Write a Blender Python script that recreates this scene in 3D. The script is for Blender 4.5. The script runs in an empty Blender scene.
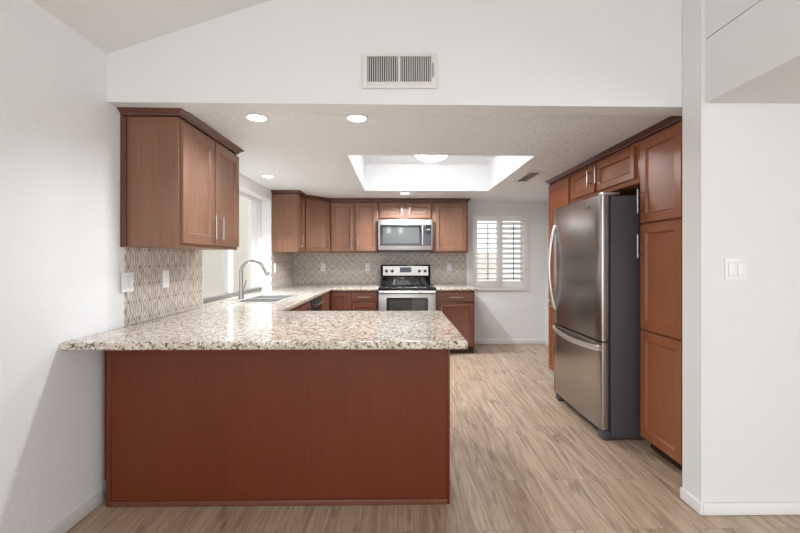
import bpy, bmesh, math, random
from mathutils import Vector, Matrix
random.seed(3)
SC = bpy.context.scene
COL = SC.collection

# ------------------------------------------------------------------ camera
CAM_Z = 1.31
cd = bpy.data.cameras.new('camera'); cam = bpy.data.objects.new('camera', cd); COL.objects.link(cam)
cam.location = (0, 0, CAM_Z)
cam.rotation_euler = (math.radians(90), 0, -0.0145)
cd.sensor_width = 36.0
cd.lens = 414 * 36 / 800
cd.shift_x = -4 / 800
cd.shift_y = -7.8 / 800
cd.clip_start = 0.05
SC.camera = cam
# ------------------------------------------------------------------ world, exposure
SC.view_settings.view_transform = 'Standard'
SC.view_settings.look = 'None'
SC.view_settings.gamma = 1
SC.view_settings.use_curve_mapping = False
SC.view_settings.exposure = 0.16
W = bpy.data.worlds.new('sky'); SC.world = W; W.use_nodes = True
bg = W.node_tree.nodes['Background']
bg.inputs[0].default_value = (0.93, 0.97, 1.0, 1)
bg.inputs[1].default_value = 1.5

def area(name, loc, rot, sx, sy, power, col=(1, 1, 1), spread=180):
    l = bpy.data.lights.new(name, 'AREA'); l.shape = 'RECTANGLE'; l.size = sx; l.size_y = sy
    l.energy = power; l.color = col; l.spread = math.radians(spread)
    o = bpy.data.objects.new(name, l); COL.objects.link(o); o.location = loc; o.rotation_euler = rot
    return o
R = math.radians
# fill lamps added out of view, tinted like daylight, to brighten the living room side
area('fill_rear_opening', (0.0, -4.93, 1.25), (R(90), 0, 0), 2.9, 2.1, 31, (0.89, 0.95, 1.0))  # added lamp filling the unseen door opening behind the camera
area('fill_hall_wall', (4.42, -3.2, 1.3), (R(90), 0, R(90)), 2.2, 1.5, 96, (0.89, 0.95, 1.0))  # added fill from the right, set against a solid hall wall
area('fill_left_wall', (-1.585, -2.6, 1.5), (R(90), 0, R(-90)), 1.8, 1.4, 62, (0.89, 0.95, 1.0))  # added to brighten beam and return faces; this stretch of wall has no window

# ------------------------------------------------------------------ helpers
def srgb(r, g, b):
    def c(v):
        v /= 255
        return v / 12.92 if v <= 0.04045 else ((v + 0.055) / 1.055) ** 2.4
    return (c(r), c(g), c(b), 1)

class MB:
    """collects geometry in world coordinates, links it as ONE mesh object"""
    def __init__(s): s.bm = bmesh.new()
    def merge(s, b):
        me = bpy.data.meshes.new('tmp'); b.to_mesh(me); b.free(); s.bm.from_mesh(me); bpy.data.meshes.remove(me)
    def box(s, x0, x1, y0, y1, z0, z1, bev=0, seg=2):
        b = bmesh.new()
        bmesh.ops.create_cube(b, size=1)
        for v in b.verts:
            v.co = Vector(((x0 + x1) / 2 + v.co.x * (x1 - x0), (y0 + y1) / 2 + v.co.y * (y1 - y0), (z0 + z1) / 2 + v.co.z * (z1 - z0)))
        if bev: bmesh.ops.bevel(b, geom=b.edges[:], offset=bev, segments=seg, affect='EDGES', profile=0.5)
        s.merge(b); return s
    def prism(s, pts, axis, a, c, bev=0):
        """pts: 2-D outline; extruded along axis ('x','y','z') from a to c"""
        b = bmesh.new()
        def mk(p, t):
            return {'x': (t, p[0], p[1]), 'y': (p[0], t, p[1]), 'z': (p[0], p[1], t)}[axis]
        A = [b.verts.new(mk(p, a)) for p in pts]; B = [b.verts.new(mk(p, c)) for p in pts]
        b.faces.new(A); b.faces.new(B[::-1])
        n = len(pts)
        for i in range(n): b.faces.new((A[i], B[i], B[(i + 1) % n], A[(i + 1) % n]))
        bmesh.ops.recalc_face_normals(b, faces=b.faces[:])
        if bev: bmesh.ops.bevel(b, geom=b.edges[:], offset=bev, segments=2, affect='EDGES', profile=0.5)
        s.merge(b); return s
    def tube(s, path, r, n=12, sy=None, cap=True):
        """round tube along path; r number or list; sy flattens the section across its second axis"""
        b = bmesh.new(); P = [Vector(p) for p in path]; rings = []
        ref = None
        for i, p in enumerate(P):
            t = (P[min(i + 1, len(P) - 1)] - P[max(i - 1, 0)]).normalized()
            if ref is None:
                ref = Vector((0, 0, 1)) if abs(t.z) < 0.9 else Vector((1, 0, 0))
            u = (ref - t * ref.dot(t)).normalized(); ref = u; w = t.cross(u)
            rr = r[i] if isinstance(r, (list, tuple)) else r
            k = sy if sy else 1
            rings.append([b.verts.new(p + u * math.cos(2 * math.pi * j / n) * rr + w * math.sin(2 * math.pi * j / n) * rr * k) for j in range(n)])
        for A, B in zip(rings, rings[1:]):
            for j in range(n): b.faces.new((A[j], A[(j + 1) % n], B[(j + 1) % n], B[j]))
        if cap: b.faces.new(rings[0][::-1]); b.faces.new(rings[-1])
        bmesh.ops.recalc_face_normals(b, faces=b.faces[:])
        s.merge(b); return s
    def lathe(s, prof, c, n=32, axis='z'):
        """prof: list of (radius, height) turned about axis through c"""
        b = bmesh.new(); rings = []
        for r, h in prof:
            ring = []
            for j in range(n):
                a = 2 * math.pi * j / n; p = (math.cos(a) * r, math.sin(a) * r)
                co = {'z': (p[0], p[1], h), 'x': (h, p[0], p[1]), 'y': (p[0], h, p[1])}[axis]
                ring.append(b.verts.new(Vector(c) + Vector(co)))
            rings.append(ring)
        for A, B in zip(rings, rings[1:]):
            for j in range(n): b.faces.new((A[j], A[(j + 1) % n], B[(j + 1) % n], B[j]))
        for ring in (rings[0], rings[-1]):
            b.faces.new(ring)
        bmesh.ops.recalc_face_normals(b, faces=b.faces[:])
        s.merge(b); return s
    def panel(s, o, u, n, w, z0, z1, t=0.02, fr=0.058, rec=0.014, slope=0.018):
        """framed cabinet door: o = base point (z ignored), u = width direction, n = outward normal"""
        b = bmesh.new(); o = Vector((o[0], o[1], 0)); u = Vector(u).normalized(); n = Vector(n).normalized()
        def ring(ins, d):
            return [b.verts.new(o + u * x + n * d + Vector((0, 0, z))) for x, z in
                    ((ins, z0 + ins), (w - ins, z0 + ins), (w - ins, z1 - ins), (ins, z1 - ins))]
        rs = [ring(0, 0), ring(0, t - 0.003), ring(0.003, t)]
        if fr: rs += [ring(fr, t), ring(fr + 0.009, t - rec * .85), ring(fr + slope, t - rec)]
        for A, B in zip(rs, rs[1:]):
            for j in range(4): b.faces.new((A[j], A[(j + 1) % 4], B[(j + 1) % 4], B[j]))
        b.faces.new(rs[0][::-1]); b.faces.new(rs[-1])
        bmesh.ops.recalc_face_normals(b, faces=b.faces[:])
        s.merge(b); return s
    def grid(s, xs, ys, keep, z0, z1):
        b = bmesh.new(); V = {}
        def v(i, j, k):
            if (i, j, k) not in V: V[i, j, k] = b.verts.new((xs[i], ys[j], (z0, z1)[k]))
            return V[i, j, k]
        K = {(i, j) for i in range(len(xs) - 1) for j in range(len(ys) - 1) if keep((xs[i] + xs[i + 1]) / 2, (ys[j] + ys[j + 1]) / 2)}
        for i, j in K:
            b.faces.new((v(i, j, 1), v(i + 1, j, 1), v(i + 1, j + 1, 1), v(i, j + 1, 1)))
            b.faces.new((v(i, j, 0), v(i, j + 1, 0), v(i + 1, j + 1, 0), v(i + 1, j, 0)))
            for (di, dj), (p, q) in {(-1, 0): ((0, 1), (0, 0)), (1, 0): ((1, 0), (1, 1)), (0, -1): ((0, 0), (1, 0)), (0, 1): ((1, 1), (0, 1))}.items():
                if (i + di, j + dj) not in K:
                    b.faces.new((v(i + p[0], j + p[1], 0), v(i + q[0], j + q[1], 0), v(i + q[0], j + q[1], 1), v(i + p[0], j + p[1], 1)))
        bmesh.ops.dissolve_limit(b, angle_limit=0.01, verts=b.verts[:], edges=b.edges[:])
        bmesh.ops.recalc_face_normals(b, faces=b.faces[:])
        s.merge(b); return s
    def skew(s, k):
        for v in s.bm.verts: v.co.y -= v.co.x * k
        return s
    def build(s, name, m, parent=None, smooth=30):
        me = bpy.data.meshes.new(name)
        if parent is not None:
            off = parent['_o'] if '_o' in parent else (0, 0, 0)
            off = Vector(off)
        else:
            xs = [v.co for v in s.bm.verts]
            off = Vector(((min(c.x for c in xs) + max(c.x for c in xs)) / 2, (min(c.y for c in xs) + max(c.y for c in xs)) / 2, min(c.z for c in xs)))
        bmesh.ops.translate(s.bm, verts=s.bm.verts[:], vec=-off)
        s.bm.to_mesh(me); s.bm.free()
        o = bpy.data.objects.new(name, me); COL.objects.link(o)
        if parent is not None: o.parent = parent
        else: o.location = off
        o['_o'] = tuple(off)
        for mm in (m if isinstance(m, (list, tuple)) else [m]): me.materials.append(mm)
        if smooth:
            for p in me.polygons: p.use_smooth = True
            me.set_sharp_from_angle(angle=R(smooth))
        return o

def tag(o, label, cat, group=None):
    o['label'] = label; o['category'] = cat
    if group: o['group'] = group
    return o
def thing(name, loc, label, cat, group=None):
    o = bpy.data.objects.new(name, None); COL.objects.link(o); o.location = loc; o.empty_display_size = 0.1
    o['_o'] = tuple(loc)
    return tag(o, label, cat, group)
def structure(o): o['kind'] = 'structure'; return o
def box(*a, **k): return MB().box(*a, **k)

# ------------------------------------------------------------------ materials
def mat(name, col, rough=0.5, metal=0.0, spec=0.5):
    m = bpy.data.materials.new(name); m.use_nodes = True
    p = m.node_tree.nodes['Principled BSDF']
    p.inputs['Base Color'].default_value = col; p.inputs['Roughness'].default_value = rough
    p.inputs['Metallic'].default_value = metal; p.inputs['Specular IOR Level'].default_value = spec
    return m
class NT:
    def __init__(s, m): s.t = m.node_tree; s.p = s.t.nodes['Principled BSDF']
    def n(s, ty, **k):
        x = s.t.nodes.new(ty)
        for a, b in k.items(): setattr(x, a, b)
        return x
    def l(s, a, b): s.t.links.new(a, b)
    def coord(s, scale, kind='Object', rot=(0, 0, 0)):
        c = s.n('ShaderNodeTexCoord'); mp = s.n('ShaderNodeMapping')
        mp.inputs['Scale'].default_value = scale; mp.inputs['Rotation'].default_value = rot
        s.l(c.outputs[kind], mp.inputs[0]); return mp.outputs[0]
    def world(s, scale):
        g = s.n('ShaderNodeNewGeometry'); mp = s.n('ShaderNodeMapping'); mp.inputs['Scale'].default_value = scale
        s.l(g.outputs['Position'], mp.inputs[0]); return mp.outputs[0]
    def noise(s, vec, scale=1, detail=4, rough=0.55, dist=0):
        x = s.n('ShaderNodeTexNoise'); x.inputs['Scale'].default_value = scale; x.inputs['Detail'].default_value = detail
        x.inputs['Roughness'].default_value = rough; x.inputs['Distortion'].default_value = dist
        s.l(vec, x.inputs['Vector']); return x.outputs['Fac']
    def ramp(s, fac, stops, interp='LINEAR'):
        x = s.n('ShaderNodeValToRGB'); x.color_ramp.interpolation = interp; e = x.color_ramp.elements
        while len(e) < len(stops): e.new(0.5)
        for el, (p, c) in zip(e, stops): el.position = p; el.color = c
        s.l(fac, x.inputs[0]); return x.outputs[0]
    def mix(s, fac, a, b, blend='MIX'):
        x = s.n('ShaderNodeMix', data_type='RGBA', blend_type=blend)
        for i, v in ((0, fac), (6, a), (7, b)):
            if hasattr(v, 'is_output'): s.l(v, x.inputs[i])
            else: x.inputs[i].default_value = v
        return x.outputs[2]
    def math(s, op, a, b=0.0):
        x = s.n('ShaderNodeMath', operation=op)
        for i, v in ((0, a), (1, b)):
            if hasattr(v, 'is_output'): s.l(v, x.inputs[i])
            else: x.inputs[i].default_value = v
        return x.outputs[0]
    def bump(s, h, strength, dist=0.01):
        x = s.n('ShaderNodeBump'); x.inputs['Strength'].default_value = strength; x.inputs['Distance'].default_value = dist
        s.l(h, x.inputs['Height']); s.l(x.outputs[0], s.p.inputs['Normal'])

def paint(name, col, rough=0.6, scale=45, strength=0.12, spec=0.35):
    m = mat(name, col, rough, spec=spec); t = NT(m); v = t.world((1, 1, 1))
    h = t.ramp(t.noise(v, scale, 4, 0.6), [(0.42, (0, 0, 0, 1)), (0.62, (1, 1, 1, 1))])
    t.bump(h, strength, 0.004); return m
def wood(name, dark, light, rough=0.33, vertical=True, spec=0.5):
    m = mat(name, light, rough, spec=spec); t = NT(m)
    v = t.world((48, 48, 2.4) if vertical else (2.4, 48, 48))
    a = t.noise(v, 1.0, 6, 0.6, 0.6); v2 = t.world((3, 3, 0.9)); b = t.noise(v2, 1.5, 3, 0.5)
    c = t.ramp(a, [(0.3, dark), (0.7, light)])
    c2 = t.mix(0.35, c, t.ramp(b, [(0.3, dark), (0.7, light)]))
    t.l(c2, t.p.inputs['Base Color']); return m
def steel(name, col, rough, horiz=True):
    m = mat(name, col, rough, 1.0); t = NT(m)
    v = t.world((2, 2, 500) if horiz else (350, 350, 2)); a = t.noise(v, 1.0, 3, 0.6)
    r = t.ramp(a, [(0.3, (rough * .9,) * 3 + (1,)), (0.7, (rough * 1.12,) * 3 + (1,))])
    t.l(r, t.p.inputs['Roughness']); return m
def emit(name, col, strength):
    m = mat(name, (0.9, 0.9, 0.9, 1), 0.4); p = m.node_tree.nodes['Principled BSDF']
    p.inputs['Emission Color'].default_value = col; p.inputs['Emission Strength'].default_value = strength; return m

M_WALL = paint('white_wall_paint', srgb(234, 234, 234), 0.6, 60, 0.10)
M_WALLT = paint('white_textured_wall_paint', srgb(238, 238, 239), 0.55, 38, 0.22)
M_CEIL = paint('white_knockdown_ceiling', srgb(240, 243, 247), 0.45, 30, 0.9, 0.45)
M_VAULT = paint('vault_ceiling_paint', srgb(236, 236, 234), 0.7, 50, 0.06)
M_TRIM = mat('white_trim_gloss', srgb(240, 238, 237), 0.35)
M_WOOD = wood('cherry_stained_maple', srgb(120, 83, 63), srgb(142, 101, 79))
M_CROWN = wood('dark_cherry_moulding', srgb(88, 55, 44), srgb(106, 68, 54))
M_TALL = wood('cherry_stained_maple_warm', srgb(136, 78, 46), srgb(156, 94, 60))
M_BASEW = wood('cherry_base_cabinet', srgb(102, 60, 45), srgb(122, 74, 56))
M_PANEL = wood('red_brown_laminate', srgb(99, 42, 19), srgb(111, 51, 26), 0.42, spec=0.35)
M_TOE = mat('dark_toe_kick', srgb(60, 32, 24), 0.6)
M_NICKEL = mat('brushed_nickel', (0.42, 0.405, 0.39, 1), 0.30, 1.0)
M_STEEL = steel('stainless_steel', (0.60, 0.59, 0.58, 1), 0.40)
M_FRIDGE = steel('fridge_stainless', (0.42, 0.40, 0.385, 1), 0.24)
M_FRIDGEE = mat('fridge_bright_edge', (0.70, 0.67, 0.66, 1), 0.3, 0.9)
M_FBODY = paint('grey_textured_steel_case', srgb(84, 83, 88), 0.5, 400, 0.15)
M_BLACK = mat('black_gloss', (0.012, 0.012, 0.013, 1), 0.06)
M_BLACKM = mat('black_matte', (0.018, 0.018, 0.019, 1), 0.45)
M_DGLASS = mat('dark_glass', (0.03, 0.032, 0.034, 1), 0.05, spec=0.5)
M_GREYG = mat('grey_window_mesh', (0.06, 0.063, 0.06, 1), 0.04, spec=0.4)
M_PLATE = mat('white_plastic', srgb(246, 246, 247), 0.3)
M_SLOT = mat('grey_slot', srgb(120, 118, 116), 0.5)
M_GAP = mat('pale_grey_gap', srgb(188, 187, 186), 0.5)
M_VENTD = mat('dark_duct', srgb(62, 60, 58), 0.8)
M_VENTW = mat('white_enamel_vent', srgb(228, 225, 223), 0.4)
M_ALU = mat('white_aluminium_frame', srgb(225, 226, 228), 0.4)
M_TRACK = mat('grey_aluminium_track', srgb(120, 116, 110), 0.4, 0.4)
M_LED = emit('downlight_diffuser', (1.0, 0.985, 0.96, 1), 9)
M_DOME = emit('opal_dome_glass', (1.0, 0.985, 0.97, 1), 54)
M_SHADE = emit('chandelier_shade_glass', (1.0, 0.97, 0.93, 1), 12)
M_DISPLAY = mat('blue_grey_display', srgb(70, 74, 92), 0.2)
M_STUCCO = paint('beige_stucco', srgb(217, 211, 201), 0.9, 30, 0.3)
M_CREAM = paint('cream_block_paint', srgb(246, 240, 230), 0.9, 20, 0.2)
M_CONC = paint('pale_concrete', srgb(205, 198, 188), 0.9, 20, 0.3)
M_LEAF = mat('shrub_green', srgb(70, 88, 62), 0.7)

# floor planks, boards run away from the camera
M_FLOOR = mat('oak_look_vinyl_planks', srgb(170, 145, 120), 0.36); t = NT(M_FLOOR)
g = t.n('ShaderNodeNewGeometry'); sep = t.n('ShaderNodeSeparateXYZ'); t.l(g.outputs['Position'], sep.inputs[0])
cmb = t.n('ShaderNodeCombineXYZ'); t.l(sep.outputs['Y'], cmb.inputs[0]); t.l(sep.outputs['X'], cmb.inputs[1])
br = t.n('ShaderNodeTexBrick'); br.offset = 0.37; br.offset_frequency = 2
for k, vv in (('Scale', 1.0), ('Brick Width', 1.22), ('Row Height', 0.185), ('Mortar Size', 0.0016), ('Mortar Smooth', 0.3), ('Bias', 0.0)): br.inputs[k].default_value = vv
br.inputs['Color1'].default_value = (0, 0, 0, 1); br.inputs['Color2'].default_value = (1, 1, 1, 1); br.inputs['Mortar'].default_value = (.5, .5, .5, 1)
t.l(cmb.outputs[0], br.inputs['Vector'])
ofs = t.n('ShaderNodeVectorMath', operation='MULTIPLY_ADD'); t.l(br.outputs['Color'], ofs.inputs[0]); ofs.inputs[1].default_value = (17, 9, 5)
mp = t.n('ShaderNodeMapping'); mp.inputs['Scale'].default_value = (24, 1.5, 1); t.l(g.outputs['Position'], mp.inputs[0]); t.l(mp.outputs[0], ofs.inputs[2])
gr = t.noise(ofs.outputs[0], 1.0, 8, 0.65, 1.4)
mp2 = t.n('ShaderNodeMapping'); mp2.inputs['Scale'].default_value = (.35, .9, 1); t.l(ofs.outputs[0], mp2.inputs[0])
kn = t.noise(mp2.outputs[0], 1.6, 4, 0.6, 0.8)
c = t.ramp(gr, [(0.27, srgb(120, 96, 76)), (0.42, srgb(168, 143, 121)), (0.56, srgb(192, 170, 147)), (0.76, srgb(214, 196, 176))])
c = t.mix(t.ramp(kn, [(0.30, (0.75,) * 3 + (1,)), (0.42, (0, 0, 0, 1))]), c, srgb(104, 84, 68))
c = t.mix(0.16, c, t.ramp(br.outputs['Color'], [(0, srgb(140, 112, 88)), (1, srgb(205, 186, 165))]))
c = t.mix(t.math('MULTIPLY', br.outputs['Fac'], 0.5), c, srgb(78, 60, 48))
t.l(c, t.p.inputs['Base Color'])
t.bump(gr, 0.05, 0.002)

# speckled granite
M_GRAN = mat('speckled_beige_granite', srgb(200, 185, 165), 0.10, spec=0.6); t = NT(M_GRAN); v = t.world((1, 1, 1))
n1 = t.noise(v, 30, 5, 0.7, 0.5); n2 = t.noise(v, 52, 4, 0.7, 0.4); n3 = t.noise(v, 78, 3, 0.6); n4 = t.noise(v, 17, 3, 0.6)
c = t.ramp(n1, [(0.30, srgb(158, 136, 114)), (0.42, srgb(200, 184, 163)), (0.52, srgb(224, 215, 202)), (0.72, srgb(238, 234, 227))])
c = t.mix(t.ramp(n4, [(0.42, (0, 0, 0, 1)), (0.62, (.45, .45, .45, 1))]), c, srgb(196, 184, 170))
c = t.mix(t.ramp(n2, [(0.40, (1, 1, 1, 1)), (0.46, (0, 0, 0, 1))]), c, srgb(116, 97, 82))
c = t.mix(t.ramp(n3, [(0.39, (1, 1, 1, 1)), (0.43, (0, 0, 0, 1))]), c, srgb(74, 61, 53))
c = t.mix(t.ramp(n3, [(0.62, (0, 0, 0, 1)), (0.70, (.8, .8, .8, 1))]), c, srgb(150, 146, 142))
t.l(c, t.p.inputs['Base Color'])

def mosaic(name, horiz):
    """small interlaced ogee mosaic, horiz = world axis that runs along the wall"""
    m = mat(name, srgb(190, 176, 160), 0.25); t = NT(m)
    g = t.n('ShaderNodeNewGeometry'); sp = t.n('ShaderNodeSeparateXYZ'); t.l(g.outputs['Position'], sp.inputs[0])
    x = sp.outputs[horiz]; z = sp.outputs['Z']
    fr = t.math('SUBTRACT', t.math('FRACT', t.math('DIVIDE', x, 0.105)), 0.5)
    xm = t.math('MULTIPLY', t.math('ABSOLUTE', fr), 0.105)
    sw = t.math('ABSOLUTE', t.math('SINE', t.math('MULTIPLY', z, math.pi / 0.105)))
    wv = t.math('SUBTRACT', xm, t.math('MULTIPLY', sw, 0.021))
    d = t.math('ABSOLUTE', t.math('SINE', t.math('MULTIPLY', wv, math.pi / 0.024)))
    d2 = t.math('MINIMUM', d, t.math('ADD', t.math('MULTIPLY', sw, 1.6), t.math('MULTIPLY', xm, 22.0)))
    v = t.world((60, 60, 22)); nz = t.noise(v, 1.0, 2, 0.5)
    v3 = t.world((1, 1, 1)); n3 = t.noise(v3, 26, 2, 0.5)
    tile = t.ramp(nz, [(0.3, srgb(192, 180, 167)), (0.5, srgb(208, 198, 186)), (0.72, srgb(224, 216, 206))])
    tile = t.mix(t.ramp(n3, [(0.35, (.4, .4, .4, 1)), (0.5, (0, 0, 0, 1))]), tile, srgb(166, 155, 146))
    grout = t.ramp(d2, [(0.15, (1, 1, 1, 1)), (0.55, (0, 0, 0, 1))])
    c = t.mix(grout, tile, srgb(132, 117, 105)); t.l(c, t.p.inputs['Base Color'])
    t.bump(t.ramp(d2, [(0.0, (0, 0, 0, 1)), (0.4, (1, 1, 1, 1))]), 0.2, 0.002); return m
M_TILE_Y = mosaic('mosaic_tile_side_wall', 'Y'); M_TILE_X = mosaic('mosaic_tile_back_wall', 'X')

# pane glass: transparent enough for daylight
M_PANE = bpy.data.materials.new('window_glass'); M_PANE.use_nodes = True; nt = M_PANE.node_tree
nt.nodes.remove(nt.nodes['Principled BSDF'])
tr = nt.nodes.new('ShaderNodeBsdfTransparent'); gl = nt.nodes.new('ShaderNodeBsdfGlossy'); gl.inputs['Roughness'].default_value = 0.02
mx = nt.nodes.new('ShaderNodeMixShader'); mx.inputs[0].default_value = 0.07; nt.links.new(tr.outputs[0], mx.inputs[1]); nt.links.new(gl.outputs[0], mx.inputs[2])
nt.links.new(mx.outputs[0], nt.nodes['Material Output'].inputs[0])

# ------------------------------------------------------------------ the room
WX, CZ, BY, RX = -1.60, 2.175, 6.34, 2.26
FY = 2.27                       # header wall plane
def vz(x): return 2.437 + 0.325 * (x - WX)
structure(box(-1.6, 4.5, -5.0, 6.34, -0.1, 0.0).build('floor', M_FLOOR))
# left wall with the sink window opening
WY0, WY1, WZ0, WZ1 = 3.40, 5.24, 0.87, 2.045
w = MB().box(-1.85, WX, -5.0, WY0, -0.1, 2.6).box(-1.85, WX, WY1, 6.5, -0.1, 2.6)
w.box(-1.85, WX, WY0, WY1, -0.1, WZ0).box(-1.85, WX, WY0, WY1, WZ1, 2.6)
structure(w.build('wall_left', M_WALLT, smooth=0))
# back wall with the shuttered window opening
BX0, BX1, BZ0, BZ1 = 1.16, 1.965, 0.85, 1.985
w = MB().box(-1.6, BX0, BY, BY + .22, -0.1, 2.6).box(BX1, 2.6, BY, BY + .22, -0.1, 2.6)
w.box(BX0, BX1, BY, BY + .22, -0.1, BZ0).box(BX0, BX1, BY, BY + .22, BZ1, 2.6)
structure(w.build('wall_back', M_WALL, smooth=0))
structure(box(RX, RX + .2, 2.27, BY, -0.1, 2.6).build('wall_right', M_WALL, smooth=0))
# header above the kitchen opening, with sloped top under the vault
SKEW = 0.0175                  # the header runs a touch out of square with the kitchen
structure(MB().prism([(-1.6, 2.172), (1.70, 2.139), (1.70, vz(1.7)), (-1.6, vz(-1.6))], 'y', FY + .002, 2.41).skew(SKEW).build('wall_front', M_WALL, smooth=0))
# wall at right: return of the opening plus the wall facing the living room
w = MB().box(1.555, 4.5, 2.10, 2.242, -0.1, 2.107)
w.prism([(1.555, 2.107), (1.72, 2.107), (1.72, vz(1.72)), (1.555, vz(1.555))], 'y', 2.10, 2.242)
structure(w.build('wall_side', M_WALL, smooth=0))
# beam over the hall opening and the wall above it
structure(MB().box(1.575, 1.72, -5.0, 2.099, 2.107, 2.430).box(1.60, 1.72, -5.0, 2.099, 2.430, 2.4365).build('beam', M_WALL, smooth=0))
structure(MB().prism([(1.577, 2.437), (1.72, 2.437), (1.72, vz(1.72)), (1.577, vz(1.577))], 'y', -5.0, 2.099).build('wall_upper', M_WALL, smooth=0))
structure(box(1.721, 4.5, -5.0, 2.099, 2.107, 2.25).build('ceiling_hall', M_VAULT, smooth=0))
structure(box(4.5, 4.6, -5.0, 2.268, -0.1, 2.25).build('wall_hall', M_WALL, smooth=0))
# living room end wall with a wide glazed door opening
w = MB().box(-1.6, -1.5, -5.15, -5.0, -.1, 3.6).box(1.5, 4.5, -5.15, -5.0, -.1, 3.6).box(-1.5, 1.5, -5.15, -5.0, 2.35, 3.6)
structure(w.build('wall_living', M_WALL, smooth=0))
# vaulted ceiling of the living room
structure(MB().prism([(-1.85, vz(-1.85)), (1.8, vz(1.8)), (1.8, vz(1.8) + .12), (-1.85, vz(-1.85) + .12)], 'y', -5.15, 2.42).build('ceiling_vault', M_VAULT, smooth=0))
# kitchen ceiling with the tray recess
TX0, TX1, TY0, TY1, TZ = -0.42, 1.15, 3.47, 5.28, 2.515
w = MB().grid([-1.6, TX0, TX1, RX], [2.401, TY0, TY1, BY], lambda x, y: not (TX0 < x < TX1 and TY0 < y < TY1), CZ, 2.30)
w.box(TX0 - .08, TX0, TY0 - .08, TY1 + .08, 2.30, TZ).box(TX1, TX1 + .08, TY0 - .08, TY1 + .08, 2.30, TZ)
w.box(TX0, TX1, TY0 - .08, TY0, 2.30, TZ).box(TX0, TX1, TY1, TY1 + .08, 2.30, TZ)
w.box(TX0 - .08, TX1 + .08, TY0 - .08, TY1 + .08, TZ, TZ + .08)
structure(w.build('ceiling', M_CEIL, smooth=0))

# baseboards
def bb(mb, x0, x1, y0, y1, h=.062): mb.box(x0, x1, y0, y1, 0.001, h, bev=.004)
m = MB(); bb(m, WX, WX + .015, -5.0, 2.278); structure(m.build('baseboard_left', M_TRIM))
m = MB(); bb(m, 1.06, RX, BY - .015, BY, .08); structure(m.build('baseboard_back', M_TRIM))
m = MB(); bb(m, 1.540, 1.555, 2.085, 2.242); bb(m, 1.555, 4.5, 2.085, 2.10); structure(m.build('baseboard_right', M_TRIM))

# sink window (aluminium slider) in its recess
wf = structure(MB().box(-1.77, -1.72, WY0, WY1, 2.015, WZ1).box(-1.77, -1.72, WY0, WY0 + .035, .917, 2.015)
               .box(-1.77, -1.72, WY1 - .035, WY1, .917, 2.015).build('window_1', M_ALU))
MB().box(-1.715, WX, WY0 + .002, WY1 - .002, .875, .915).build('sill', M_GRAN, wf)
MB().box(-1.775, -1.70, WY0 + .036, WY1 - .036, .917, .955).build('track', M_TRACK, wf)
MB().box(-1.765, -1.725, 4.245, 4.36, .956, 2.014, bev=.004).build('meeting_rail', M_ALU, wf)
MB().box(-1.752, -1.742, WY0 + .036, 4.244, .956, 2.014).box(-1.752, -1.742, 4.361, WY1 - .036, .956, 2.014).build('pane', M_PANE, wf)
# shuttered window
wb = structure(MB().box(BX0, BX1, BY + .12, BY + .17, BZ0, BZ0 + .04).box(BX0, BX1, BY + .12, BY + .17, BZ1 - .04, BZ1)
               .box(BX0, BX0 + .04, BY + .12, BY + .17, BZ0, BZ1).box(BX1 - .04, BX1, BY + .12, BY + .17, BZ0, BZ1)
               .box(1.55, 1.58, BY + .12, BY + .17, BZ0, BZ1).build('window_2', M_ALU))
MB().box(BX0 + .04, BX1 - .04, BY + .14, BY + .15, BZ0 + .04, BZ1 - .04).build('pane', M_PANE, wb)
# casing around the shutters
m = MB()
for a in ((1.14, 1.172, .825, 2.005), (1.955, 1.988, .825, 2.005)): m.box(a[0], a[1], BY - .03, BY - .001, a[2], a[3], bev=.004)
m.box(1.172, 1.955, BY - .03, BY - .001, 1.972, 2.005, bev=.004).box(1.172, 1.955, BY - .03, BY - .001, .825, .858, bev=.004)
structure(m.build('trim_1', M_TRIM))

def shutter(x0, x1, tilt, label):
    t = thing('shutter_panel', ((x0 + x1) / 2, BY - .02, .86), label, 'shutter', 'plantation shutter panels')
    z0, z1 = .861, 1.969; sx = .036
    lx0, lx1, lz0, lz1 = x0 + sx, x1 - sx, .968, 1.886
    y0, y1 = BY - .036, BY - .006
    m = MB().box(x0, lx0, y0, y1, z0, z1, bev=.003).box(lx1, x1, y0, y1, z0, z1, bev=.003)
    m.box(lx0, lx1, y0, y1, z0, lz0, bev=.003).box(lx0, lx1, y0, y1, lz1, z1, bev=.003)
    m.build('frame', M_TRIM, t)
    n = 12; p = (lz1 - lz0) / n
    for i in range(n):
        zc = lz0 + p * (i + .5); yc = (y0 + y1) / 2
        d = 0.036; pts = []
        for k in range(10):
            a = 2 * math.pi * k / 10; a0, b0 = math.cos(a) * d, math.sin(a) * .008
            pts.append((yc + a0 * math.cos(tilt) - b0 * math.sin(tilt), zc + a0 * math.sin(tilt) + b0 * math.cos(tilt)))
        MB().prism(pts, 'x', lx0 + .002, lx1 - .002).build('louver', M_TRIM, t)
    xr = (x0 + x1) / 2
    MB().box(xr - .006, xr + .006, y0 - .028, y0 - .018, lz0 + .02, lz1 - .05, bev=.002).build('tilt_rod', M_SLOT, t)
shutter(1.174, 1.562, R(9), 'left white plantation shutter panel with its louvers fully open')
shutter(1.566, 1.953, R(-32), 'right white plantation shutter panel with its louvers tilted half shut')

# outdoors
structure(box(-8, -1.9, 0, 18, -.2, -.05).build('ground', M_CONC)); structure(box(-1.9, 9, 6.55, 16, -.2, -.05).build('ground', M_CONC))
tag(box(-3.6, -3.4, 1.5, 18, -.04, 3.3).build('garden_wall', M_STUCCO), 'pale beige stucco wall seen through the window over the sink', 'wall')
tag(box(-.5, 2.78, 11.0, 11.2, -.04, 1.46).build('block_fence', M_CREAM), 'cream block wall seen through the lower louvers of the back window', 'wall')

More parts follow.
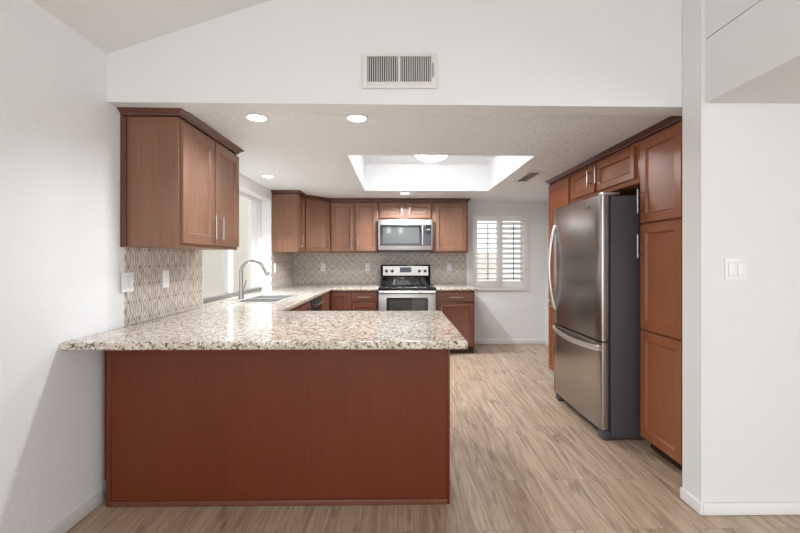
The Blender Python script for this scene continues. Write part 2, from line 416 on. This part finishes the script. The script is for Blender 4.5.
# ------------------------------------------------------------------ cabinets
def pull(mb_parent, p0, p1, n, off=.032, r=.0055, inset=.02):
    """bar pull between p0 and p1 (on the door face), n = outward normal"""
    p0, p1, n = Vector(p0), Vector(p1), Vector(n); d = (p1 - p0).normalized()
    m = MB().tube([p0 + n * off, p1 + n * off], r, 10)
    for q in (p0 + d * inset, p1 - d * inset): m.tube([q, q + n * off], r * .75, 8)
    m.build('handle', M_NICKEL, mb_parent)
def crown(parent, path, z0=2.137, z1=2.1735, proj=.040, closed_ends=True):
    """stepped crown moulding following the outline path (outward side = left of the direction is inside)"""
    P = [Vector((x, y, 0)) for x, y in path]
    prof = [(0.0, z0), (.010, z0), (.012, z0 + .012), (.020, z0 + .018), (.032, z0 + .026), (proj, z0 + .031), (proj, z1), (0.0, z1)]
    b = bmesh.new(); rings = []
    for i, p in enumerate(P):
        ns = []
        if i > 0: d = (P[i] - P[i - 1]).normalized(); ns.append(Vector((d.y, -d.x, 0)))
        if i < len(P) - 1: d = (P[i + 1] - P[i]).normalized(); ns.append(Vector((d.y, -d.x, 0)))
        n = sum(ns, Vector()).normalized(); k = 1 / max(.3, n.dot(ns[0]))
        rings.append([b.verts.new(p + n * o * k + Vector((0, 0, z))) for o, z in prof])
    for A, B in zip(rings, rings[1:]):
        for j in range(len(prof)): b.faces.new((A[j], A[(j + 1) % len(prof)], B[(j + 1) % len(prof)], B[j]))
    b.faces.new(rings[0][::-1]); b.faces.new(rings[-1]); bmesh.ops.recalc_face_normals(b, faces=b.faces[:])
    m = MB(); m.merge(b); m.build('crown_moulding', M_CROWN, parent, smooth=0)
def door(parent, o, u, n, w, z0, z1, m, name='door', fr=.058): return MB().panel(o, u, n, w, z0, z1, fr=fr).build(name, m, parent)
G = .001
ZT = 2.133
# --- upper left over the peninsula
t = thing('wall_cabinet', (-1.43, 2.85, 1.378), 'large two door wall cabinet on the left wall nearest the viewer, above the peninsula end', 'cabinet', 'wall cabinets')
MB().box(WX + G, -1.272, 2.418, 3.292, 1.378, ZT, bev=.002).build('body', M_WOOD, t)
MB().box(WX + G, WX + .032, 2.406, 2.4175, 1.378, ZT).build('scribe_strip', M_CROWN, t)
for y0, w, hy in ((2.432, .415, 2.80), (2.866, .415, 2.915)):
    d = door(t, (-1.2715, y0 + w), (0, -1, 0), (1, 0, 0), w, 1.402, 2.110, M_WOOD)
    pull(d, (-1.2515, hy, 1.44), (-1.2515, hy, 1.60), (1, 0, 0))
crown(t, [(WX + G, 2.4165), (-1.2715, 2.4165), (-1.2715, 3.292), (WX + G, 3.292)])
# --- left wall, far end
t = thing('wall_cabinet', (-1.43, 5.44, 1.395), 'narrow wall cabinet on the left wall past the sink window, side panel facing the viewer', 'cabinet', 'wall cabinets')
MB().box(WX + G, -1.272, 5.265, 5.613, 1.395, ZT, bev=.002).build('body', M_WOOD, t)
d = door(t, (-1.2715, 5.60), (0, -1, 0), (1, 0, 0), .315, 1.415, 2.110, M_WOOD, fr=.045)
pull(d, (-1.2515, 5.33, 1.45), (-1.2515, 5.33, 1.61), (1, 0, 0))
crown(t, [(WX + G, 5.264), (-1.2715, 5.264), (-1.2715, 5.612)])
# --- diagonal corner
t = thing('wall_cabinet', (-1.3, 6.0, 1.395), 'diagonal one door corner wall cabinet where the left and back walls meet', 'cabinet', 'wall cabinets')
pts = [(WX + G, BY - G), (WX + G, 5.615), (-1.272, 5.615), (-.978, 5.95), (-.978, BY - G)]
MB().prism(pts, 'z', 1.395, ZT, bev=.002).build('body', M_WOOD, t)
a = Vector((-1.272, 5.615, 0)); b = Vector((-.978, 5.95, 0)); u = (b - a).normalized(); n = Vector((u.y, -u.x, 0)); L = (b - a).length
d = door(t, a + u * .022 + n * .0005, u, n, L - .044, 1.415, 2.110, M_WOOD, fr=.05)
hp = a + u * (L - .05) + n * .0205
pull(d, hp + Vector((0, 0, 1.45)), hp + Vector((0, 0, 1.61)), n)
crown(t, [(a.x, a.y), (b.x, b.y)])
# --- back wall
def back_upper(x0, x1, z0, doors, label):
    t = thing('wall_cabinet', ((x0 + x1) / 2, 6.11, z0), label, 'cabinet', 'wall cabinets')
    MB().box(x0, x1, 5.95, BY - G, z0, ZT, bev=.002).build('body', M_WOOD, t)
    for dx0, dx1, hx, hz0, hz1 in doors:
        d = door(t, (dx0, 5.9495), (1, 0, 0), (0, -1, 0), dx1 - dx0, z0 + .025, 2.104, M_WOOD, fr=.052)
        pull(d, (hx, 5.9295, hz0), (hx, 5.9295, hz1), (0, -1, 0))
    return t
t = back_upper(-.976, -.288, 1.395, ((-.952, -.637, -.668, 1.45, 1.61), (-.607, -.302, -.576, 1.45, 1.61)), 'two door wall cabinet on the back wall left of the microwave')
crown(t, [(-.976, 5.949), (-.288, 5.949)])
t = back_upper(-.286, .496, 1.868, ((-.262, .082, .052, 1.925, 2.04), (.134, .472, .164, 1.925, 2.04)), 'short two door wall cabinet directly above the microwave')
crown(t, [(-.286, 5.949), (.496, 5.949)])
t = back_upper(.498, 1.008, 1.395, ((.535, .985, .57, 1.45, 1.61),), 'wide one door wall cabinet between the microwave and the shuttered window')
crown(t, [(.498, 5.949), (1.008, 5.949), (1.008, BY - G)])

# --- right bank: tall cabinets and the cabinet above the refrigerator
FX = 1.69
def tall(y0, y1, label, doors):
    t = thing('pantry_cabinet', ((FX + RX) / 2, (y0 + y1) / 2, 0), label, 'cabinet', 'tall pantry cabinets')
    MB().box(FX, RX - G, y0, y1, .09, ZT, bev=.002).build('body', M_TALL, t)
    MB().box(FX + .06, RX - G, y0 + .002, y1 - .002, .001, .0895).build('toe_kick', M_TOE, t)
    for z0, z1, h in doors:
        d = door(t, (FX - .0005, y1 - .014), (0, -1, 0), (-1, 0, 0), y1 - y0 - .028, z0, z1, M_TALL)
        if h: pull(d, (FX - .0205, h[0], h[1]), (FX - .0205, h[2], h[3]), (-1, 0, 0))
    return t
t = tall(2.405, 2.845, 'tall pantry cabinet with three stacked doors at the right edge, nearest the viewer',
         ((.092, .818, None), (.830, 1.542, (2.805, 1.315, 2.805, 1.475)), (1.555, 2.110, (2.805, 1.62, 2.805, 1.785))))
crown(t, [(FX - .0005, 2.845), (FX - .0005, 2.405)])
t = tall(4.03, 4.585, 'tall pantry cabinet on the far side of the refrigerator, mostly hidden by it',
         ((.092, .842, (4.10, .80, 4.50, .80)), (.856, 2.110, None)))
crown(t, [(RX - G, 4.585), (FX - .0005, 4.585), (FX - .0005, 4.03)])
t = thing('wall_cabinet', (1.95, 3.44, 1.842), 'two door bridge cabinet above the stainless refrigerator', 'cabinet', 'wall cabinets')
MB().box(FX, RX - G, 2.847, 4.028, 1.842, ZT, bev=.002).build('body', M_TALL, t)
for y1, w, hy in ((3.975, .468, 3.56), (3.455, .548, 3.42)):
    d = door(t, (FX - .0005, y1), (0, -1, 0), (-1, 0, 0), w, 1.878, 2.104, M_TALL, fr=.05)
    pull(d, (FX - .0205, hy, 1.94), (FX - .0205, hy, 2.075), (-1, 0, 0))
crown(t, [(FX - .0005, 4.028), (FX - .0005, 2.847)])

# --- base cabinets
def base(loc, label): return thing('base_cabinet', loc, label, 'cabinet', 'base cabinets')
t = base((-.65, 2.65, 0), 'long peninsula base with flat red brown back panel facing the viewer')
MB().box(WX + .016, .265, 2.285, 3.10, .10, .873).build('body', M_BASEW, t)
MB().box(WX + .016, .262, 2.34, 3.04, .001, .0995).build('toe_kick', M_TOE, t)
MB().box(-1.513, .262, 2.208, 2.284, .001, .873).build('back_panel', M_PANEL, t)
MB().box(-1.538, -1.5135, 2.203, 2.284, .001, .873, bev=.003).build('edge_strip', M_PANEL, t)
MB().box(.2625, .277, 2.203, 2.284, .001, .873, bev=.003).build('edge_strip', M_PANEL, t)
MB().box(-1.513, .262, 2.199, 2.2075, .001, .03, bev=.003).build('base_strip', M_BASEW, t)
MB().box(WX + G, WX + .0155, 2.28, 3.10, .10, .873).build('filler_strip', M_PANEL, t)
for i in range(3):
    x1 = .25 - i * .36
    door(t, (x1, 3.1005), (-1, 0, 0), (0, 1, 0), .345, .115, .86, M_BASEW)
t = base((-1.25, 3.8, 0), 'base cabinet under the sink, below the window')
bx = MB().box(WX + G, -1.535, 3.105, 4.435, .10, .873).box(-1.05, -.952, 3.105, 4.435, .10, .873).box(-1.535, -1.05, 3.105, 4.435, .10, .69)
bx.build('body', M_BASEW, t)
MB().box(WX + G, -1.01, 3.107, 4.433, .001, .0995).build('toe_kick', M_TOE, t)
for y1 in (4.42, 3.965):
    d = door(t, (-.9515, y1), (0, -1, 0), (1, 0, 0), .44, .115, .86, M_BASEW)
    pull(d, (-.9315, y1 - .22 - .08, .78), (-.9315, y1 - .22 + .08, .78), (1, 0, 0))
t = thing('dishwasher', (-1.25, 4.74, 0), 'dark dishwasher under the left countertop beyond the sink', 'dishwasher')
MB().box(WX + .03, -.96, 4.445, 5.045, .10, .872).build('body', M_BLACKM, t)
MB().box(-.9595, -.93, 4.45, 5.04, .11, .865, bev=.006).build('door', M_BLACKM, t)
m = MB().tube([(-.885, 4.50, .80), (-.885, 4.99, .80)], .011, 12)
for y in (4.54, 4.95): m.tube([(-.9295, y, .80), (-.885, y, .80)], .008, 8)
m.build('handle', M_NICKEL, t)
MB().box(WX + .03, -1.0, 4.45, 5.04, .001, .0995).build('toe_kick', M_BLACKM, t)
t = base((-1.25, 5.6, 0), 'blind corner base cabinet under the back left end of the granite counter')
MB().prism([(WX + G, 5.05), (-.952, 5.05), (-.952, BY - G), (WX + G, BY - G)], 'z', .10, .873).build('body', M_BASEW, t)
MB().box(WX + G, -1.01, 5.052, BY - G, .001, .0995).build('toe_kick', M_TOE, t)
d = door(t, (-.9515, 5.63), (0, -1, 0), (1, 0, 0), .55, .115, .86, M_BASEW)
def back_base(x0, x1, label, fronts, pulls):
    t = base(((x0 + x1) / 2, 5.95, 0), label)
    MB().box(x0, x1, 5.665, BY - G, .10, .873, bev=.002).build('body', M_BASEW, t)
    MB().box(x0 + .002, x1 - .002, 5.73, BY - G, .001, .0995).build('toe_kick', M_TOE, t)
    for (dx0, dx1, z0, z1, nm), pl in zip(fronts, pulls):
        d = door(t, (dx0, 5.6645), (1, 0, 0), (0, -1, 0), dx1 - dx0, z0, z1, M_BASEW, nm, fr=0 if nm == 'drawer' else .05)
        if pl: pull(d, (pl[0], 5.6445, pl[1]), (pl[2], 5.6445, pl[3]), (0, -1, 0))
    return t
back_base(-.950, -.662, 'narrow full door base cabinet in the back left corner', ((-.905, -.69, .115, .845, 'door'),), (None,))
back_base(-.660, -.268, 'base cabinet with one drawer over a door just left of the range', ((-.635, -.29, .725, .852, 'drawer'), (-.635, -.29, .115, .70, 'door')),
          ((-.545, .788, -.38, .788), (-.60, .52, -.60, .68)))
back_base(.516, 1.048, 'base cabinet with drawer and door right of the range, open side by the floor', ((.555, 1.03, .722, .852, 'drawer'), (.555, 1.03, .115, .70, 'door')),
          ((.70, .785, .885, .785), (.59, .50, .59, .66)))

# ------------------------------------------------------------------ countertops
SX0, SX1, SY0, SY1 = -1.475, -1.085, 3.72, 4.42     # sink cut-out
xs = [WX + G, SX0, SX1, -.905, -.266, .335]
ys = [1.975, 3.15, WY0 + .002, SY0, SY1, WY1 - .002, 5.62, BY - G]
def keep(x, y):
    if SX0 < x < SX1 and SY0 < y < SY1: return False
    if y < 3.15: return True
    if y > 5.62: return x < -.266
    return x < -.905
def slab(m, name, label):
    o = m.build(name, M_GRAN, smooth=40); tag(o, label, 'countertop')
    bv = o.modifiers.new('bevel', 'BEVEL'); bv.width = .011; bv.segments = 4; bv.limit_method = 'ANGLE'; bv.angle_limit = R(40)
    return o
slab(MB().grid(xs, ys, keep, .875, .915), 'countertop', 'long speckled beige granite countertop covering the peninsula, sink run and back left corner')
slab(MB().box(.514, 1.095, 5.62, BY - G, .875, .915), 'countertop', 'short speckled granite countertop right of the range')

# ------------------------------------------------------------------ tile backsplashes
def splash(m, mt, label): return tag(m.build('backsplash', mt, smooth=0), label, 'backsplash', 'mosaic tile backsplashes')
splash(box(WX + .0005, WX + .009, 2.445, WY0 - .012, .917, 1.3775), M_TILE_Y, 'beige mosaic tile backsplash under the nearest wall cabinet, left of the sink')
tag(box(WX + .0005, WX + .012, WY0 - .0115, WY0 - .001, .917, 1.3775, bev=.002).build('tile_edge_trim', M_TRIM), 'thin white edge strip closing the near tile backsplash at the sink window', 'trim')
splash(box(WX + .0005, WX + .009, WY1 + .002, BY - .010, .917, 1.394), M_TILE_Y, 'mosaic tile backsplash on the left wall between sink window and corner')
splash(MB().box(WX + .0095, -.282, BY - .009, BY - .0005, .917, 1.394).box(-.282, .492, BY - .009, BY - .0005, .917, 1.405).box(.492, 1.05, BY - .009, BY - .0005, .917, 1.394), M_TILE_X, 'long mosaic tile backsplash across the back wall behind the range')

# ------------------------------------------------------------------ sink and faucet
t = thing('sink', (-1.29, 4.07, .70), 'double bowl stainless steel sink set in the granite under the window', 'sink')
MB().grid([SX0 - .01, SX0 + .012, SX1 - .012, SX1 + .02], [SY0 - .02, SY0 + .012, 4.06, 4.08, SY1 - .012, SY1 + .02],
          lambda x, y: not (SX0 + .012 < x < SX1 - .012 and (SY0 + .012 < y < 4.06 or 4.08 < y < SY1 - .012)), .9155, .921).build('rim', M_STEEL, t)
for y0, y1 in ((SY0 + .012, 4.06), (4.08, SY1 - .012)):
    x0, x1 = SX0 + .012, SX1 - .012; th = .004
    m = MB().box(x0 - th, x1 + th, y0 - th, y0, .70, .9153).box(x0 - th, x1 + th, y1, y1 + th, .70, .9153)
    m.box(x0 - th, x0, y0, y1, .70, .9153).box(x1, x1 + th, y0, y1, .70, .9153).box(x0, x1, y0, y1, .70, .704)
    bsn = m.build('basin', M_STEEL, t)
    MB().lathe([(.0, .7045), (.042, .7045), (.042, .708), (.030, .707), (.0, .706)], ((x0 + x1) / 2, (y0 + y1) / 2, 0), 24).build('drain', M_NICKEL, bsn)
t = thing('faucet', (-1.535, 4.06, .916), 'tall brushed nickel gooseneck faucet behind the sink', 'faucet')
fx, fy = -1.53, 4.06
MB().lathe([(.028, .0), (.028, .006), (.024, .014), (.022, .05), (.020, .09), (.0155, .10)], (fx, fy, .9155), 24).build('base', M_NICKEL, t)
rad = .116; path = [(fx, fy, 1.01), (fx, fy, 1.10), (fx, fy, 1.175)]
for k in range(1, 15):
    a = math.pi * (1 - k / 15 * .93); path.append((fx + rad + rad * math.cos(a), fy, 1.175 + rad * math.sin(a)))
MB().tube(path, .0165, 16).build('spout', M_NICKEL, t)
e = Vector(path[-1]); dr = (Vector(path[-1]) - Vector(path[-2])).normalized()
MB().tube([e + dr * .001, e + dr * .02, e + dr * .075, e + dr * .085], [.0175, .021, .024, .019], 16).build('spray_head', M_NICKEL, t)
MB().tube([(fx, fy + .018, .975), (fx, fy + .05, .985)], .012, 12).tube([(fx + .002, fy + .045, .985), (fx + .015, fy + .055, 1.04), (fx + .03, fy + .06, 1.10)], [.009, .007, .006], 10).build('lever', M_NICKEL, t)

# ------------------------------------------------------------------ range
t = thing('range', (.124, 5.9, 0), 'freestanding stainless steel electric range with black cooktop on the back wall', 'range')
X0, X1 = -.262, .510
MB().box(X0, X1, 5.60, BY - .012, .09, .885).build('body', M_BLACKM, t)
MB().box(X0 + .02, X1 - .02, 5.66, BY - .04, .001, .0895).build('toe_kick', M_BLACKM, t)
ck = MB().box(X0 - .002, X1 + .002, 5.553, 6.155, .8855, .921, bev=.006).build('cooktop', M_BLACK, t)
for bx_, by_, r_ in ((-.08, 5.74, .10), (.33, 5.74, .08), (-.08, 6.0, .075), (.33, 6.0, .10)):
    MB().lathe([(r_, .9212), (r_, .9216), (r_ - .004, .9216), (r_ - .004, .9212)], (bx_, by_, 0), 40).build('burner', M_SLOT, ck)
od = MB().box(X0 + .002, X1 - .002, 5.555, 5.599, .29, .834, bev=.006).build('oven_door', M_STEEL, t)
MB().box(X0 + .002, X1 - .002, 5.575, 5.5995, .842, .880).build('front_trim', M_STEEL, t)
MB().prism([(-.155, .42), (.405, .42), (.405, .772), (.39, .787), (-.14, .787), (-.155, .772)], 'y', 5.5525, 5.5545).build('door_window', M_DGLASS, od)
MB().prism([(-.11, .45), (.36, .45), (.36, .755), (-.11, .755)], 'y', 5.5515, 5.5522).build('door_window_screen', M_GREYG, od)
m = MB().tube([(X0 + .01, 5.525, .862), (X1 - .01, 5.525, .862)], .011, 14)
for x in (X0 + .04, X1 - .04): m.tube([(x, 5.5745, .862), (x, 5.525, .862)], .009, 8)
m.build('handle', M_STEEL, t)
MB().box(X0 + .002, X1 - .002, 5.56, 5.599, .10, .28, bev=.006).build('drawer', M_STEEL, t)
bgd = MB().prism([(6.158, .9215), (6.12, .9215), (6.15, 1.045), (6.135, 1.06), (6.150, 1.213), (6.165, 1.22), (BY - .012, 1.22), (BY - .012, .9215)], 'x', X0 + .004, X1 - .030, bev=.003).build('backguard', M_BLACK, t)
# stainless control panel sits on the leaning face of the backguard
def lean(z): return 6.135 + (z - 1.06) * (.015 / .153)
MB().prism([(lean(1.062) - .006, 1.062), (lean(1.2) - .006, 1.2), (lean(1.2) - .0005, 1.2), (lean(1.062) - .0005, 1.062)], 'x', -.222, .448).build('control_panel', M_STEEL, bgd)
for kx in (-.171, -.085, .317, .402):
    MB().lathe([(.0, -.030), (.017, -.028), (.020, -.022), (.021, -.0005)], (kx, lean(1.128) - .006, 1.128), 20, 'y').build('knob', M_BLACKM, bgd)
MB().box(.028, .198, lean(1.1) - .0105, lean(1.11) - .0065, 1.108, 1.182).build('clock_panel', M_DISPLAY, bgd)
MB().box(.075, .15, lean(1.1) - .0118, lean(1.11) - .011, 1.140, 1.172).build('display', M_BLACK, bgd)

# ------------------------------------------------------------------ microwave
t = thing('microwave', (.104, 6.07, 1.41), 'stainless over the range microwave with black glass door', 'microwave')
X0, X1 = -.280, .490
MB().box(X0 + .002, X1 - .002, 5.90, BY - .012, 1.412, 1.866).build('body', M_BLACKM, t)
f = MB().box(X0, X1, 5.865, 5.899, 1.432, 1.864, bev=.004).build('front', M_STEEL, t)
MB().box(X0 + .026, .380, 5.8625, 5.8645, 1.495, 1.790).build('door_window', M_BLACK, f)
MB().box(X0 + .065, .300, 5.8612, 5.8622, 1.525, 1.752).build('window_screen', M_GREYG, f)
MB().box(.386, X1 - .017, 5.8625, 5.8645, 1.495, 1.790).build('control_panel', M_BLACK, f)
MB().box(.402, .458, 5.8612, 5.8622, 1.715, 1.735).build('display', M_SLOT, f)
for r_ in range(4):
    for c_ in range(3):
        MB().box(.402 + c_ * .021, .416 + c_ * .021, 5.8612, 5.8622, 1.54 + r_ * .035, 1.55 + r_ * .035).build('button', M_DISPLAY, f)
m = MB().tube([(.347, 5.825, 1.505), (.347, 5.822, 1.64), (.347, 5.825, 1.778)], .014, 14)
for z in (1.53, 1.752): m.tube([(.347, 5.862, z), (.347, 5.825, z)], .008, 8)
m.build('handle', M_STEEL, f)
MB().box(X0, X1, 5.875, 5.8995, 1.412, 1.4315).build('vent_grille', M_BLACKM, t)
MB().box(.06, .135, 5.8635, 5.8645, 1.822, 1.834, bev=.0004).build('badge', M_DISPLAY, f)

# ------------------------------------------------------------------ refrigerator
t = thing('refrigerator', (1.85, 3.41, 0), 'stainless steel bottom freezer refrigerator with bowed handles and grey sides', 'refrigerator')
Y0, Y1 = 2.955, 3.868
MB().box(1.532, 2.19, Y0 + .004, Y1 - .004, .014, 1.765, bev=.006).build('body', M_FBODY, t)
def fdoor(name, z0, z1):
    # slightly crowned front with rounded side edges
    pts = [(1.512, Y0), (1.478, Y0), (1.466, Y0 + .004), (1.461, Y0 + .012)]
    n = 10
    for i in range(1, n):
        s = i / n; pts.append((1.461 - .010 * math.sin(math.pi * s), Y0 + .012 + (Y1 - Y0 - .024) * s))
    pts += [(1.461, Y1 - .012), (1.466, Y1 - .004), (1.478, Y1), (1.512, Y1)]
    d = MB().prism(pts, 'z', z0, z1).build(name, M_FRIDGE, t, smooth=40)
    MB().box(1.5125, 1.5315, Y0 + .012, Y1 - .012, z0 + .008, z1 - .008).build('gasket', M_BLACKM, d)
    return d
du = fdoor('door', .716, 1.770); dl = fdoor('freezer_drawer', .078, .704)
def bow(p0, p1, out, depth, r, n=18, sy=1.0):
    p0, p1, out = Vector(p0), Vector(p1), Vector(out); pts = []
    for i in range(n + 1):
        s = i / n; k = math.sin(math.pi * s) ** .75; pts.append(p0.lerp(p1, s) + out * depth * k)
    return MB().tube(pts, r, 12, sy)
bow((1.463, 3.825, 1.615), (1.463, 3.825, .842), (-1, .05, 0), .058, .015).build('handle', M_FRIDGEE, du)
bow((1.460, 3.86, .672), (1.460, 2.965, .662), (-1, 0, -.25), .055, .020, sy=.55).build('handle', M_FRIDGEE, dl)
MB().box(1.4475, 1.4497, 3.13, 3.205, 1.695, 1.707).build('badge', M_SLOT, du)
MB().box(1.475, 1.60, Y0 + .008, Y0 + .075, 1.7705, 1.792, bev=.005).build('hinge_cover', M_FRIDGEE, t)
MB().box(1.515, 1.531, Y0 + .09, Y1 - .09, .014, .070).build('base_grille', M_BLACKM, t)
for y in (Y0 + .004, Y1 - .084):
    MB().box(1.475, 1.531, y - .004, y + .084, .001, .070, bev=.012).build('foot', M_FBODY, t)

# ------------------------------------------------------------------ plates, switches
def plate(c, n, w, h, gangs, label, cat, group, kind):
    """wall plate centred at c facing n; kind 'rocker' or 'outlet'"""
    c = Vector(c); n = Vector(n); u = Vector((-n.y, n.x, 0))
    def slabm(m, uc, zc, ww, hh, d0, d1, bev=0):
        a = c + u * (uc - ww / 2) + n * d0; b = c + u * (uc + ww / 2) + n * d1
        m.box(min(a.x, b.x), max(a.x, b.x), min(a.y, b.y), max(a.y, b.y), c.z + zc - hh / 2, c.z + zc + hh / 2, bev=bev); return m
    t = thing('light_switch' if kind == 'rocker' else 'wall_outlet', c, label, cat, group)
    slabm(MB(), 0, 0, w, h, .0005, .006, .002).build('cover_plate', M_PLATE, t)
    for g in range(gangs):
        uc = (g - (gangs - 1) / 2) * .046
        if kind == 'rocker':
            slabm(MB(), uc, 0, .0365, .070, .0061, .0066).build('switch_frame', M_GAP, t)
            slabm(MB(), uc, 0, .034, .067, .0067, .0085, .0008).build('rocker', M_PLATE, t)
        else:
            for s in (-.02, .02):
                f = slabm(MB(), uc, s, .030, .028, .0061, .0075, .0006).build('socket', M_PLATE, t)
                slabm(slabm(MB(), uc - .006, s, .0022, .008, .0076, .0079), uc + .006, s, .0022, .008, .0076, .0079).build('slot', M_SLOT, f)
plate((1.732, 2.10, 1.256), (0, -1, 0), .115, .115, 2, 'white double rocker light switch on the right hand wall', 'light switch', None, 'rocker')
plate((WX + .009, 2.455, 1.172), (1, 0, 0), .104, .115, 2, 'white double switch plate at the near edge of the left backsplash', 'light switch', 'white plates on the tile', 'rocker')
plate((WX + .009, 2.856, 1.172), (1, 0, 0), .072, .118, 1, 'white outlet in the middle of the near left backsplash', 'outlet', 'white plates on the tile', 'outlet')
plate((WX + .009, 5.375, 1.190), (1, 0, 0), .072, .118, 1, 'white outlet on the left wall tile just past the sink window', 'outlet', 'white plates on the tile', 'outlet')
plate((-1.142, BY - .009, 1.184), (0, -1, 0), .072, .118, 1, 'white outlet on the back tile in the left corner, under the corner cabinet', 'outlet', 'white plates on the tile', 'outlet')
plate((-.461, BY - .009, 1.184), (0, -1, 0), .072, .118, 1, 'white outlet on the back tile just left of the range', 'outlet', 'white plates on the tile', 'outlet')
plate((.783, BY - .009, 1.184), (0, -1, 0), .072, .118, 1, 'white outlet on the back tile right of the range', 'outlet', 'white plates on the tile', 'outlet')

# ------------------------------------------------------------------ vents
t = thing('air_vent', (.01, FY, 2.24), 'white return air vent with vertical slats high on the header wall', 'vent')
vx0, vx1, vz0, vz1 = -.194, .216, 2.240, 2.432
MB().box(vx0 + .02, vx1 - .03, FY - .003, FY - .0005, vz0 + .03, vz1 - .012).skew(SKEW).build('backing', M_VENTD, t)
m = MB()
m.box(vx0, -.168, FY - .014, FY - .0005, vz0, vz1, bev=.002).box(.180, vx1, FY - .014, FY - .0005, vz0, vz1, bev=.002)
m.box(-.168, .180, FY - .014, FY - .0005, vz0, 2.276, bev=.002).box(-.168, .180, FY - .014, FY - .0005, 2.415, vz1, bev=.002)
m.box(.0, .012, FY - .014, FY - .0005, 2.276, 2.415)
m.skew(SKEW).build('frame', M_VENTW, t)
for a, b in ((-.168, .0), (.012, .180)):
    n = 14; p = (b - a) / n
    for i in range(n):
        xc = a + p * (i + .5)
        MB().prism([(xc - .0042, FY - .0045), (xc - .0012, FY - .013), (xc + .0022, FY - .013), (xc - .0008, FY - .0045)], 'z', 2.277, 2.414).skew(SKEW).build('slat', M_VENTW, t)
MB().box(.188, .192, FY - .026, FY - .0145, 2.30, 2.375, bev=.001).skew(SKEW).build('damper_lever', M_SLOT, t)
t = thing('ceiling_vent', (1.36, 4.33, CZ), 'rectangular ceiling air register beside the tray recess', 'vent')
x0, x1, y0, y1 = 1.285, 1.445, 4.06, 4.60
m = MB().box(x0, x0 + .028, y0, y1, CZ - .012, CZ - .0005, bev=.002).box(x1 - .028, x1, y0, y1, CZ - .012, CZ - .0005, bev=.002)
m.box(x0 + .028, x1 - .028, y0, y0 + .028, CZ - .012, CZ - .0005, bev=.002).box(x0 + .028, x1 - .028, y1 - .028, y1, CZ - .012, CZ - .0005, bev=.002)
m.build('frame', M_VENTW, t)
MB().box(x0 + .028, x1 - .028, y0 + .028, y1 - .028, CZ - .002, CZ - .0005).build('backing', M_SLOT, t)
for i in range(7):
    xc = x0 + .040 + i * .0135
    MB().prism([(xc - .004, CZ - .0105), (xc - .0025, CZ - .0105), (xc + .005, CZ - .003), (xc + .0035, CZ - .003)], 'y', y0 + .029, y1 - .029).build('slat', M_VENTW, t)

# ------------------------------------------------------------------ lamps
def downlight(x, y, label, power):
    t = thing('recessed_light', (x, y, CZ), label, 'ceiling light', 'recessed downlights')
    MB().lathe([(.072, -.0005), (.072, -.005), (.066, -.008), (.056, -.006), (.056, -.0005)], (x, y, CZ), 32).build('trim_ring', M_TRIM, t)
    MB().lathe([(.0555, -.003), (.0555, -.0065), (.03, -.0085), (.001, -.009)], (x, y, CZ), 32).build('diffuser', M_LED, t)
    l = bpy.data.lights.new('downlight_lamp', 'AREA'); l.shape = 'DISK'; l.size = .12; l.energy = power; l.color = (0.89, .95, 1.0); l.spread = R(120 if x < -1 else 150)
    o = bpy.data.objects.new('downlight_lamp', l); COL.objects.link(o); o.location = (x, y, CZ - .012)
downlight(-.862, 2.544, 'recessed downlight nearest the left wall cabinet by the header', 6)
downlight(-.252, 2.544, 'recessed downlight below the header vent, to the right of its twin', 12)
downlight(-1.36, 4.35, 'recessed downlight over the sink', 26)
downlight(.092, 5.46, 'small looking recessed downlight between tray recess and microwave', 32)
t = thing('dome_light', (.35, 4.33, 2.33), 'round opal dome light hanging inside the ceiling tray recess', 'ceiling light')
MB().lathe([(.06, TZ - .001), (.075, TZ - .03), (.18, TZ - .07), (.185, TZ - .085)], (.35, 4.33, 0), 36).build('canopy', M_TRIM, t)
MB().lathe([(.183, TZ - .086), (.180, TZ - .11), (.15, TZ - .145), (.09, TZ - .17), (.03, TZ - .178), (.001, TZ - .179)], (.35, 4.33, 0), 36).build('glass_bowl', M_DOME, t)
# dining lamp of the living room, behind the viewer: mirrored in the microwave door
t = thing('chandelier', (-.1, -1.1, 2.0), 'four shade chandelier hanging in the living room behind the viewer', 'chandelier')
MB().tube([(-.1, -1.1, vz(-.1) - .002), (-.1, -1.1, 2.25)], .01, 10).build('stem', M_NICKEL, t)
for k in range(4):
    a = math.pi / 4 + k * math.pi / 2; cx_, cy_ = -.1 + .26 * math.cos(a), -1.1 + .26 * math.sin(a)
    MB().tube([(-.1 + .008 * math.cos(a), -1.1 + .008 * math.sin(a), 2.28), (-.1 + .14 * math.cos(a), -1.1 + .14 * math.sin(a), 2.33), (cx_, cy_, 2.27)], .008, 8).build('arm', M_NICKEL, t)
    MB().lathe([(.03, 2.265), (.055, 2.22), (.075, 2.13), (.0745, 2.12), (.001, 2.125)], (cx_, cy_, 0), 20).build('shade', M_SHADE, t)

for o in bpy.data.objects:
    if '_o' in o: del o['_o']
